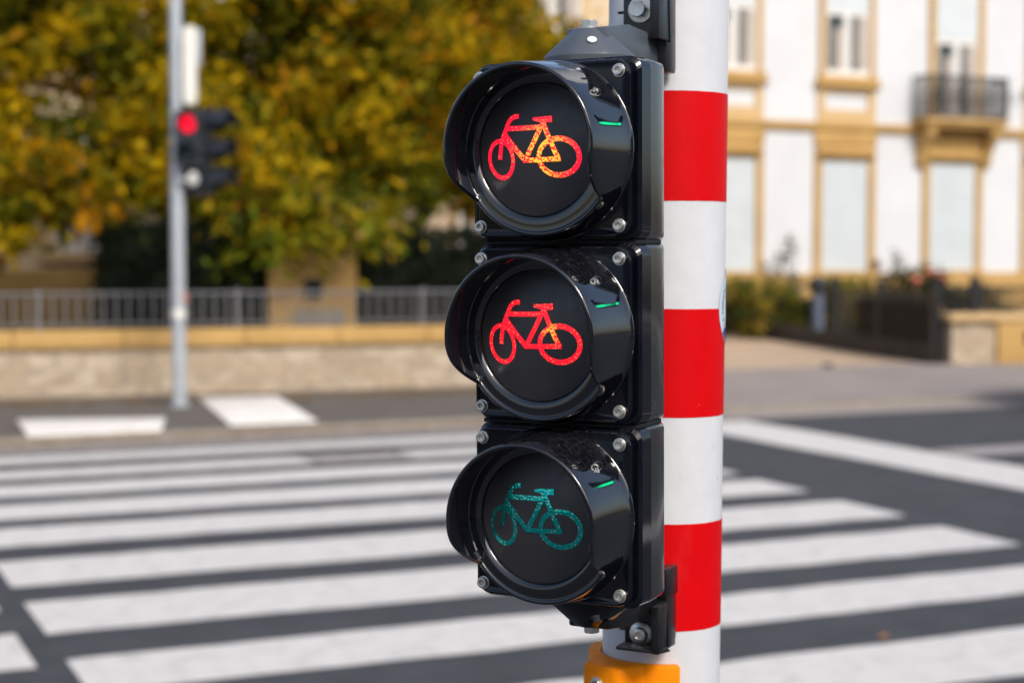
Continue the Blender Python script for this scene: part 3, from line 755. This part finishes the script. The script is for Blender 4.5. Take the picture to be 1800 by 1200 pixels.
PAL = [(.60, .38, .004), (.50, .32, .004), (.38, .265, .004), (.26, .20, .004), (.16, .145, .004), (.07, .075, .003), (.52, .24, .004)]
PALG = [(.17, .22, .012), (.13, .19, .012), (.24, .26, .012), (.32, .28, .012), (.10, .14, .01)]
def tree(name, label, base, trunk_h, clumps, seed, nleaf, size=.085, green=lambda p: 0.0, group='autumn trees behind the stone wall'):
    """clumps: list of (centre, radii) in coordinates relative to base"""
    random.seed(seed); t = thing(name, label, 'tree', base, group=group)
    # trunk and limbs
    mb = MB(); prev = Vector((0, 0, -.05)); r = .19
    for k in range(6):
        nx_ = Vector((random.uniform(-.08, .08) * k, random.uniform(-.08, .08) * k, trunk_h * (k + 1) / 6)); mb.tube(prev, nx_, r, 12, r * .88); prev = nx_; r *= .88
    top = prev
    for c, rad in clumps:
        c = Vector(c); mid = top.lerp(c, .5) + Vector((0, 0, .25)); mb.tube(top - Vector((0, 0, .3)), mid, .07, 7, .045); mb.tube(mid, c, .045, 6, .012)
        for _ in range(3):
            e = c + Vector((random.uniform(-1, 1) * rad[0], random.uniform(-1, 1) * rad[1], random.uniform(-1, 1) * rad[2])) * .7
            mb.tube(mid.lerp(c, .6), e, .02, 5, .006)
    mb.build('trunk', M['bark'], t, smooth=60)
    vol = [r_[0] * r_[1] * r_[2] for _, r_ in clumps]; tot = sum(vol); pts = []; cols = []
    for (c, rad), vv in zip(clumps, vol):
        c = Vector(c); n = int(nleaf * vv / tot); nb = max(8, int(n / 150))
        tone = random.uniform(-.3, .3)
        for _ in range(nb):
            # leaf tufts on the shell and inside of each clump
            d = Vector((random.gauss(0, 1), random.gauss(0, 1), random.gauss(0, 1))).normalized(); rr = random.uniform(.25, 1.0) ** .6
            pc = c + Vector((d.x * rad[0], d.y * rad[1], d.z * rad[2])) * rr
            tr = random.uniform(.10, .27); tt = random.random()
            for _ in range(n // nb):
                p = pc + Vector((random.gauss(0, 1), random.gauss(0, 1), random.gauss(0, .75))) * tr
                pts.append(p)
                gq = green(p)
                P_ = PALG if random.random() < gq else PAL
                if rr < .72: P_ = [(.06, .075, .004), (.10, .11, .004), (.17, .16, .005), (.30, .24, .005)]  # inner leaves greener and darker, painting shade into the gaps of the crown
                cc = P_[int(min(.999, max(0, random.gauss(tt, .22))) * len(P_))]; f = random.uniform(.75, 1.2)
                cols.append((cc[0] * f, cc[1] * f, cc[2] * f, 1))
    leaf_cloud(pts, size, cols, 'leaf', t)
    return t

def wl(x, y, z): return WALL @ Vector((x, y, z))
def cl(lst, base): return [((WALL @ Vector((x, y, z))) - Vector(base), r) for x, y, z, r in lst]
b1 = WALL @ Vector((-2.9, 3.0, 0)); b2 = WALL @ Vector((.3, 3.2, 0)); b3 = WALL @ Vector((3.3, 4.4, 0)); b4 = WALL @ Vector((-7.5, 3.2, 0))
tree('autumn_tree', 'left yellow-olive autumn tree with low-hanging leaves at the left edge behind the wall', b1, 2.6,
     cl([(-2.55, 1.5, 1.85, (.85, .8, .62)), (-3.3, 2.6, 3.2, (1.3, 1.4, 1.1)), (-1.5, 2.3, 2.6, (1.0, 1.2, .75)), (-2.4, 2.4, 4.4, (1.6, 1.5, 1.1)), (-.9, 2.6, 3.8, (1.1, 1.2, .9)), (-3.8, 2.4, 2.2, (.9, 1.0, .8)), (-2.6, 3.6, 5.6, (1.9, 1.6, 1.0)), (-1.2, 1.6, 2.15, (.55, .6, .38))], b1), 11, 34000)
tree('autumn_tree', 'middle autumn tree, golden above with greener drooping leaves, behind the slim grey post', b2, 2.4,
     cl([(.25, .8, 1.85, (.65, .6, .60)), (1.25, .7, 1.80, (.75, .6, .55)), (.7, 1.6, 2.3, (1.3, .9, .6)), (.4, 2.4, 3.0, (1.2, 1.3, .95)), (1.7, 2.5, 3.2, (1.1, 1.3, .9)), (.6, 2.7, 4.3, (1.5, 1.4, 1.0)), (2.0, 2.8, 4.4, (1.3, 1.4, 1.0)), (1.0, 3.4, 5.5, (1.8, 1.6, 1.0)), (-.5, 2.6, 2.6, (.7, 1.0, .7))], b2), 12, 36000,
     green=lambda p: max(0, min(.9, (2.5 - p.z) * .7)) if p.x > .2 else .1)
tree('autumn_tree', 'right golden autumn tree whose crown reaches behind the top of the cyclist signal', b3, 2.6,
     cl([(3.3, 3.6, 2.95, (1.1, 1.1, .75)), (2.6, 3.2, 3.8, (1.1, 1.2, .9)), (4.0, 3.8, 3.6, (1.05, 1.2, .8)), (4.9, 4.0, 3.15, (.75, 1.0, .85)), (3.6, 4.0, 4.7, (1.2, 1.2, .7)), (5.0, 4.2, 4.0, (.6, .9, .5)), (4.3, 4.0, 2.45, (.8, .9, .55)), (2.3, 2.2, 2.35, (.6, .7, .45))], b3), 13, 30000,
     green=lambda p: .12)
tree('autumn_tree', 'far-left autumn tree mostly outside the picture beyond the left tree', b4, 2.6,
     cl([(-6.5, 3.0, 3.2, (1.6, 1.5, 1.2)), (-5.3, 3.0, 2.6, (1.2, 1.3, .9)), (-6.2, 3.2, 4.9, (1.8, 1.6, 1.2)), (-4.8, 3.2, 4.0, (1.2, 1.4, 1.0))], b4), 14, 16000)

def hedge(name, label, M4, x0, x1, y0, y1, z1, seed, n=5000, m=None, cols=None, size=.05, group='dark hedges behind the railing', cat='hedge'):
    random.seed(seed); t = thing(name, label, cat, M4 @ Vector(((x0 + x1) / 2, (y0 + y1) / 2, 0)), group=group)
    rot = M4.to_3x3(); L = (x1 - x0) / 2; D = (y1 - y0) / 2
    mb = MB(); N = 12
    lo = []
    for i in range(N + 1):
        x = -L + 2 * L * i / N; j = random.uniform(-.05, .05)
        lo.append([tuple(rot @ Vector((x * .96, yy * D * .9 + j * .3, zz * z1 * .95 + (j if zz > .5 else 0)))) for yy, zz in ((-1, 0), (-1, .85), (-.7, 1), (.7, 1), (1, .85), (1, 0))])
    loft(mb, lo); mb.build('core', M['hedge'], t)
    pts = []; cs = []
    for _ in range(n):
        f = random.random(); x = random.uniform(-L, L)
        if f < .6: p = (x, -D + random.gauss(0, .05), random.uniform(0.02, z1))
        elif f < .85: p = (x, random.uniform(-D, D), z1 + random.gauss(0, .05))
        else: p = (random.choice((-L, L)) + random.gauss(0, .05), random.uniform(-D, D), random.uniform(.02, z1))
        pts.append(rot @ Vector(p)); c = random.choice(cols or [(.008, .015, .007), (.012, .02, .008), (.006, .01, .005), (.016, .024, .01)]); cs.append((*c, 1))
    leaf_cloud(pts, size, cs, 'leaf', t, name='foliage'); return t
hedge('hedge', 'dark clipped hedge behind the railing beside the slim grey post', WALL, -1.15, .55, 1.0, 2.2, 1.74, 21)
hedge('hedge', 'dark clipped hedge behind the railing left of the cyclist signal', WALL, 1.66, 4.9, 1.1, 2.3, 1.68, 22, 7000)
# ochre gate pillar between the hedges
gp = thing('gate_pillar', 'ochre masonry gate block with a small dark opening between the two dark hedges', 'pillar', WALL @ Vector((1.10, 1.0, 0)), (0, 0, WA))
mb = MB(); mb.box(-.5, .5, .0, .5, -.01, 1.60); mb.build('masonry', M['ochre'], gp, bevel=.015)
mb = MB(); mb.box(-.54, .54, -.04, .54, 1.603, 1.72); mb.build('cap', M['ochre_lt'], gp, bevel=.015)
mb = MB(); mb.box(-.10, .10, -.015, .05, .98, 1.20); mb.build('opening', M['dark'], gp)
mb = MB(); mb.box(-.24, .34, -.018, .03, .66, .86); mb.build('letterbox', M['kerb'], gp, bevel=.01)
for i in range(4):
    pass
# house behind the trees
U = Matrix.Rotation(A, 4, 'Z')
ch = thing('cream_house', 'cream rendered house behind the autumn trees, mostly hidden by leaves', 'house', U @ Vector((5, 24, 0)), (0, 0, A))
mb = MB(); mb.box(-18, 8.6, 0, 9, -.01, 6.9); mb.build('wall', M['cream'], ch)
mb = MB(); mb.box(-18.05, 8.65, -.08, 0, -.01, 1.25); mb.build('plinth', M['ochre'], ch)
mb = MB(); mb.box(-18.05, 8.65, -.12, 0, 3.9, 4.1); mb.box(-18.05, 8.65, -.2, 0, 6.7, 6.9); mb.build('cornice', M['ochre_lt'], ch)
mb = MB(); mb.prism([(-.4, 0), (9.4, 0), (4.5, 1.8)], -18.3, 8.9, Matrix(((0, 0, 1, 0), (1, 0, 0, 0), (0, 1, 0, 6.91), (0, 0, 0, 1)))); mb.build('roof', mat('slate_roof', (.07, .07, .08), .7, var=.3, scale=6), ch)
def window(parent, x0, x1, z0, z1, y, trim, kind, fr=.12, depth=.05, shutter_to=None):
    """framed window set on a facade whose face is at y; kinds: shut, casement"""
    mb = MB()
    mb.box(x0 - fr, x0, y - depth, y + .02, z0, z1); mb.box(x1, x1 + fr, y - depth, y + .02, z0, z1); mb.box(x0 - fr, x1 + fr, y - depth, y + .02, z1 + .002, z1 + fr * 1.3)
    w_ = mb.build('window', trim, parent)
    mb = MB(); mb.box(x0 - fr * 1.4, x1 + fr * 1.4, y - depth * 2.2, y + .02, z0 - .13, z0 - .002); mb.build('sill', trim, w_)
    if kind == 'shut':
        mb = MB(); k = z0
        mb.box(x0, x1, y - .012, y + .01, z0, z1)
        n = int((z1 - z0) / .055)
        for i in range(n): mb.box(x0 + .01, x1 - .01, y - .020, y - .0125, z0 + i * .055, z0 + i * .055 + .048)
        mb.build('shutter', M['shutter'], w_)
    else:
        zs = shutter_to if shutter_to else z1
        mb = MB(); mb.box(x0, x1, y - .006, y + .01, z0, zs); mb.build('pane', M['glass'], w_)
        mb = MB(); xm = (x0 + x1) / 2; f = .07
        for a_, b_2 in ((x0, x0 + f), (xm - f * 1.2, xm + f * 1.2), (x1 - f, x1)): mb.box(a_, b_2, y - .03, y - .008, z0, zs)
        mb.box(x0 + f, x1 - f, y - .028, y - .008, z0, z0 + .12); mb.box(x0 + f, x1 - f, y - .028, y - .008, zs - .09, zs)
        mb.build('frame', M['wframe'], w_)
        mb = MB(); mb.box(xm + .32 * (x1 - xm) + .06, x1 - f, y - .0075, y - .0062, z0 + .12, zs - .09); mb.box(xm - .55 * (x1 - xm), xm - f * 1.2, y - .0075, y - .0062, z0 + .12, zs - .35); mb.build('curtain', M['curtain'], w_)
        if shutter_to:
            mb = MB(); mb.box(x0, x1, y - .035, y - .008, zs + .002, z1); mb.build('shutter', M['shutter'], w_)
    return w_
for vx in (-13.5, -10.8, -8.1, -5.4, -1.95, -.8, 2.2, 5.4):
    if vx in (-1.95,): continue
    window(ch, vx - .5, vx + .5, 1.5, 3.2, 0, M['ochre_lt'], 'casement')
for vx in (-10.8, -8.1, -5.4, -2.0, 1.2, 4.3, 6.55):
    window(ch, vx - .5, vx + .5, 4.7, 6.4, 0, M['ochre_lt'], 'casement', shutter_to=None)

# ================================================================== WHITE BUILDING
FU = 28.1
wbld = thing('white_townhouse', 'white rendered townhouse with ochre stone window surrounds and a small balcony', 'building', U @ Vector((20, FU, 0)), (0, 0, A))
def X(v): return v - 20
mb = MB(); mb.box(X(14.6), X(40), 0, 12, -.01, 9.3); mb.build('wall', M['render'], wbld)
mb = MB(); mb.box(X(14.55), X(40.05), -.12, 0, -.01, 1.10); mb.build('plinth', M['ochre'], wbld, bevel=.02)
mb = MB(); mb.box(X(14.55), X(40.05), -.10, 0, 4.04, 4.16); mb.box(X(14.55), X(40.05), -.06, 0, 3.98, 4.037); mb.build('string_course', M['ochre'], wbld)
mb = MB(); mb.box(X(14.5), X(40.1), -.4, 0, 9.1, 9.4); mb.build('cornice', M['ochre'], wbld)
mb = MB(); mb.prism([(-.6, 0), (12.6, 0), (6, 1.8)], X(14.4), X(40.2), Matrix(((0, 0, 1, 0), (1, 0, 0, 0), (0, 1, 0, 9.41), (0, 0, 0, 1)))); mb.build('roof', mat('dark_roof', (.06, .06, .07), .7, var=.3, scale=5), wbld)
cols_v = [(16.95, 18.0), (19.62, 20.72), (22.33, 23.50), (24.98, 26.1), (27.7, 28.8), (30.4, 31.5)]
for i, (x0, x1) in enumerate(cols_v):
    x0, x1 = X(x0), X(x1)
    # ground floor shuttered opening, lintel block
    wn_ = window(wbld, x0 - .05, x1 + .0, 1.15, 3.40, 0, M['ochre'], 'shut', fr=.17, depth=.06)
    mb = MB(); mb.box(x0 - .24, x1 + .2, -.07, .02, 3.70, 3.975); mb.build('lintel', M['ochre'], wn_, bevel=.02)
    mb = MB(); mb.box(x0 - .16, x1 + .12, -.17, -.061, 3.50, 3.56); mb.box(x0 - .16, x1 + .12, -.10, -.061, 3.562, 3.69); mb.build('drip_mould', M['ochre'], wn_)
    if i == 2:
        continue
    uw = window(wbld, x0, x1, 5.1, 7.2, 0, M['ochre'], 'casement', fr=.13, depth=.06, shutter_to=6.42)
    mb = MB(); mb.box(x0 - .24, x1 + .24, -.17, .0, 4.88, 4.965); mb.build('sill_moulding', M['ochre'], uw, bevel=.02)
    mb = MB(); mb.box(x0 - .16, x0 + .02, -.05, 0, 4.163, 4.87); mb.box(x1 - .02, x1 + .16, -.05, 0, 4.163, 4.87); mb.box(x0 + .022, x1 - .022, -.05, 0, 4.163, 4.42); mb.box(x0 + .022, x1 - .022, -.05, 0, 4.76, 4.87); mb.build('apron', M['ochre_lt'], uw)
# balcony bay
x0, x1 = X(22.40), X(23.52)
bd_ = window(wbld, x0, x1, 4.32, 7.4, 0, M['ochre'], 'casement', fr=.16, depth=.06, shutter_to=5.98)
BL0, BL1, BD = X(21.82), X(23.92), .50
bl = MB(); bl.box(BL0 - .03, BL1 + .03, -BD - .05, 0, 4.19, 4.30); bl.box(BL0 + .04, BL1 - .04, -BD + .02, 0, 4.10, 4.187)
bo = bl.build('balcony', M['ochre'], wbld, bevel=.02)
for cx_ in (BL0 + .10, BL1 - .32):
    mb = MB(); mb.prism([(0, 3.30), (-.14, 3.34), (-.18, 3.6), (-.30, 3.8), (-.44, 3.95), (-.46, 4.095), (0, 4.095)], cx_, cx_ + .22, Matrix(((0, 0, 1, 0), (1, 0, 0, 0), (0, 1, 0, 0), (0, 0, 0, 1)))); mb.build('console', M['ochre'], bo, bevel=.02)
mb = MB()
mb.box(BL0, BL1, -BD - .03, -BD, 5.13, 5.18); mb.box(BL0, BL1, -BD - .03, -BD, 4.34, 4.37)
for sx_ in (BL0, BL1 - .03): mb.box(sx_, sx_ + .03, -BD, 0, 5.13, 5.18); mb.box(sx_, sx_ + .03, -BD, 0, 4.34, 4.37)
k = BL0
while k < BL1: mb.box(k, k + .026, -BD - .025, -BD - .003, 4.302, 5.13); k += .08
for sx_ in (BL0, BL1 - .03):
    y = -BD
    while y < -.02: mb.box(sx_ + .004, sx_ + .026, y, y + .022, 4.302, 5.13); y += .085
for q in range(13):   # scroll work
    cxx = BL0 + .10 + q * .178
    for s_ in range(12):
        a_ = 2 * PI * s_ / 12; b2_ = 2 * PI * (s_ + 1) / 12
        mb.tube((cxx + .07 * math.cos(a_), -BD - .014, 4.75 + .14 * math.sin(a_)), (cxx + .07 * math.cos(b2_), -BD - .014, 4.75 + .14 * math.sin(b2_)), .011, 4)
mb.build('railing', M['iron'], bo)

# ================================================================== RIGHT GARDEN: walls, iron fence, shrubs
rw = thing('corner_wall', 'low ochre-capped stone wall with an ochre block at its end, right of the dark side fence', 'wall', U @ Vector((14.55, 17.15, 0)), (0, 0, A - R(10)))
mb = MB(); mb.box(-.48, .16, 0, .35, -.01, .56); mb.build('masonry', M['stone'], rw)
mb = MB(); mb.box(.162, 6, -.06, .41, -.01, .60); mb.build('block', M['ochre'], rw, bevel=.02)
mb = MB(); mb.box(-.55, 6.1, -.09, .44, .603, .70); mb.build('coping', M['ochre_lt'], rw, bevel=.015)
rf = thing('iron_fence', 'black wrought iron fence with a thick post on top of the ochre-capped wall', 'fence', U @ Vector((14.55, 17.3, .70)), (0, 0, A - R(10)))
mb = MB(); mb.box(-.5, 6, -.015, .015, .08, .11); mb.box(-.5, 6, -.015, .015, .31, .335); mb.build('rail', M['iron'], rf)
mb = MB(); x = -.5
while x < 6: mb.box(x, x + .022, -.01, .01, 0, .37); x += .085
mb.build('bars', M['iron'], rf)
mb = MB(); mb.box(-.10, .02, -.05, .05, 0, .42); mb.lathe([(.06, 0), (.07, .03), (.03, .07), (0, .08)], 12, Matrix.Translation((-.04, 0, .42))); mb.build('post', M['iron'], rf)
# side fence running away from us (dark iron sheet and bars)
p0 = U @ Vector((13.98, 17.35, 0)); p1 = U @ Vector((16.4, 27.0, 0)); d = (p1 - p0); ang = math.atan2(d.y, d.x); Lf = d.length
sf = thing('side_fence', 'dark iron fence backed by dark panels running away along the sandy side path', 'fence', p0, (0, 0, ang))
mb = MB(); mb.box(0, Lf, .0, .08, .0, .30); mb.build('base', mat('dark_stone', (.06, .055, .05), .9, var=.4, scale=6), sf)
mb = MB(); mb.box(0, 2.7, .02, .05, .303, .86); mb.build('panel', M['dark'], sf)
mb = MB(); x = 0
while x < 3.6: mb.box(x, x + .025, .0505, .072, .303, .95); x += .13
mb.build('bars', M['iron'], sf)
mb = MB(); mb.box(0, 3.6, .0505, .08, .955, .98); mb.build('top_rail', M['iron'], sf)
for k in range(3):
    mb = MB(); x = k * 1.8; mb.box(x, x + .09, -.01, .09, 0.0, 1.05); mb.lathe([(.05, 0), (.06, .03), (.02, .08), (0, .09)], 10, Matrix.Translation((x + .045, .04, 1.05))); mb.build('post', M['iron'], sf)
# blue-grey post with dark round cap
gpz = thing('bollard', 'blue-grey bollard-like post with a dark round cap in front of the garden shrubs', 'bollard', (5.08, 27.4, .03))
mb = MB(); mb.lathe([(.15, 0), (.15, .05), (.105, .08), (.10, .80), (.12, .83)], 20); mb.build('shaft', M['bluegrey'], gpz, smooth=30)
mb = MB(); mb.lathe([(.125, .83), (.16, .88), (.17, .95), (.13, 1.04), (.05, 1.08), (0, 1.09)], 20); mb.build('cap', M['iron'], gpz, smooth=40)
def shrub(label, loc, rad, h, seed, cols, n=1800, roses=None, size=.05):
    random.seed(seed); t = thing('shrub', label, 'shrub', loc, group='garden shrubs before the white townhouse')
    mb = MB()
    for _ in range(9):
        a = random.uniform(0, 6.3); mb.tube((0, 0, 0), (math.cos(a) * rad * .6, math.sin(a) * rad * .6, h * random.uniform(.6, .95)), .014, 5, .005)
    mb.build('stems', M['bark'], t)
    pts = []; cs = []
    for _ in range(n // 40):
        a = random.uniform(0, 6.3); rr = rad * math.sqrt(random.random()); zc = h * random.uniform(.12, 1) ; k = 1 - .5 * abs(zc / h - .45)
        c = Vector((rr * math.cos(a) * k, rr * math.sin(a) * k, zc))
        tone = random.choice(cols)
        for _ in range(40):
            pts.append(c + Vector((random.gauss(0, .07), random.gauss(0, .07), random.gauss(0, .07)))); f = random.uniform(.7, 1.3); cs.append((tone[0] * f, tone[1] * f, tone[2] * f, 1))
    leaf_cloud(pts, size, cs, 'leaf', t, name='foliage')
    for q in (roses or []):
        mb = MB(); mb.lathe([(0, -.04), (.06, -.02), (.075, .02), (.04, .05), (0, .04)], 10, Matrix.Translation(q)); mb.build('rose', mat('rose_pink', (.75, .16, .14), .6), t, smooth=60)
    return t
YG = [(.22, .20, .02), (.30, .24, .03), (.12, .14, .02), (.38, .26, .04), (.06, .08, .02)]
DG = [(.03, .045, .015), (.05, .06, .02), (.02, .03, .012), (.09, .09, .03)]
shrub('yellow-green shrub left of the blue-grey post, nearest the striped pole', (4.35, 28.2, 0), .7, 1.0, 31, YG, 2600)
shrub('bright yellow-green shrub just right of the blue-grey post', (5.75, 28.3, 0), .6, 1.0, 32, YG, 2200)
shrub('dark rose bush with pink blooms behind the dark side fence', (6.1, 24.9, 0), .62, 1.22, 33, DG, 2200, roses=[(.12, -.35, 1.20), (.30, -.3, 1.12), (-.1, -.4, 1.08)])
shrub('low dark shrub behind the side fence nearest the corner wall', (6.35, 22.9, 0), .6, .95, 34, DG, 1800)
shrub('sparse shrub beside the striped pole at the left end of the garden', (3.75, 29.3, 0), .7, 1.0, 35, YG + DG, 1800)
shrub('tall thin twiggy shrub in front of the first shuttered window', (5.1, 31.0, 0), .45, 1.75, 36, [(.25, .23, .16), (.18, .14, .09)], 500)
shrub('thin brown shrub with orange leaves in front of the middle shuttered window', (7.2, 31.5, 0), .5, 1.5, 37, [(.35, .15, .06), (.2, .12, .06), (.1, .1, .04)], 900)
hedge('hedge', 'low dark hedge behind the side fence below the yellow-green shrubs', U @ Matrix.Translation((0, 0, 0)), 16.2, 17.6, 23.6, 27.2, .62, 23, 3000, group='dark hedges in the right garden')

# ================================================================== PARKED CAR (tail just enters at the right edge)
car = thing('parked_car', 'dark blue car whose tail just shows at the right edge of the road', 'car', W(11.55, 13.12), (0, 0, A))
mb = MB(); cs = [(-2.15, .42, .80), (-2.05, .30, .92), (-1.6, .25, .98), (-1.0, .24, 1.0), (1.0, .24, .95), (1.7, .25, .88), (2.1, .32, .74), (2.18, .42, .6)]
lo = []
for x, zb, zt in cs:
    hw = .86 - (.12 if abs(x) > 2 else 0)
    lo.append([(x, -hw, zb + .06), (x, -hw - .02, (zb + zt) / 2), (x, -hw + .05, zt - .05), (x, -hw + .16, zt), (x, hw - .16, zt), (x, hw - .05, zt - .05), (x, hw + .02, (zb + zt) / 2), (x, hw, zb + .06), (x, hw - .1, zb), (x, -hw + .1, zb)])
loft(mb, lo); bdy = mb.build('body', M['car'], car, bevel=.02)
mb = MB(); lo = []
for x, zt, hw in ((-1.95, .96, .74), (-1.3, 1.40, .62), (-.3, 1.46, .60), (.5, 1.40, .62), (1.25, .94, .74)): lo.append([(x, -hw, zt), (x, hw, zt), (x, .74, .93), (x, -.74, .93)])
loft(mb, lo); mb.build('cabin', M['glass'], car, bevel=.02)
for sx_, sy_ in ((-1.3, -.82), (-1.3, .82), (1.35, -.82), (1.35, .82)):
    T = Matrix.Translation((sx_, sy_, .31)) @ Matrix.Rotation(PI / 2, 4, 'X')
    mb = MB(); mb.lathe([(.20, -.10), (.29, -.10), (.31, -.07), (.31, .07), (.29, .10), (.20, .10)], 28, T); wh = mb.build('wheel', M['tyre'], car, smooth=30)
    mb = MB(); mb.lathe([(0, -.105), (.19, -.108), (.199, -.09), (.199, .09), (.19, .108), (0, .105)], 24, T); mb.build('rim', M['galv'], wh, smooth=30)
for sy_ in (-.72, .72):
    mb = MB(); mb.box(-2.165, -2.13, sy_ - .09, sy_ + .09, .60, .74); mb.build('tail_light', mat('tail_red', (.35, .01, .01), .2), car, bevel=.01)

# ================================================================== OUT OF FRAME: what the glossy housings mirror
nb = thing('reflection_building', 'unseen long pale building behind the viewer, added for the reflections in the glossy parts', 'building', U @ Vector((5, -20, 0)), (0, 0, A))  # unseen, added so bolts and plastic reflect something bright
mb = MB(); mb.box(-30, 34, -8, 0, -.01, 9); mb.build('wall', mat('pale_render', (.62, .58, .52), .85, scale=1, c2=(.52, .48, .42)), nb)
for r_ in range(3):
    for k in range(16):
        x = -28 + k * 4; mb = MB(); mb.box(x, x + 1.5, 0, .03, .9 + r_ * 2.8, 2.7 + r_ * 2.8); mb.build('window', M['glass'], nb)
gs = far_head('vehicle_signal', 'signal showing green on the right-hand corner outside the picture, mirrored in the hoods', (5.03, 4.17, 4.12), math.atan2(-3.5, -4.8) + PI / 2, [LD, LD, LR2], .27, .28, .2, .12)
gs['group'] = 'signals outside the picture'
mb = MB(); mb.lathe([(.06, -3.55), (.06, .1), (0, .12)], 20, Matrix.Translation((0, .26, 0))); mb.build('post', M['galv'], gs, smooth=30)
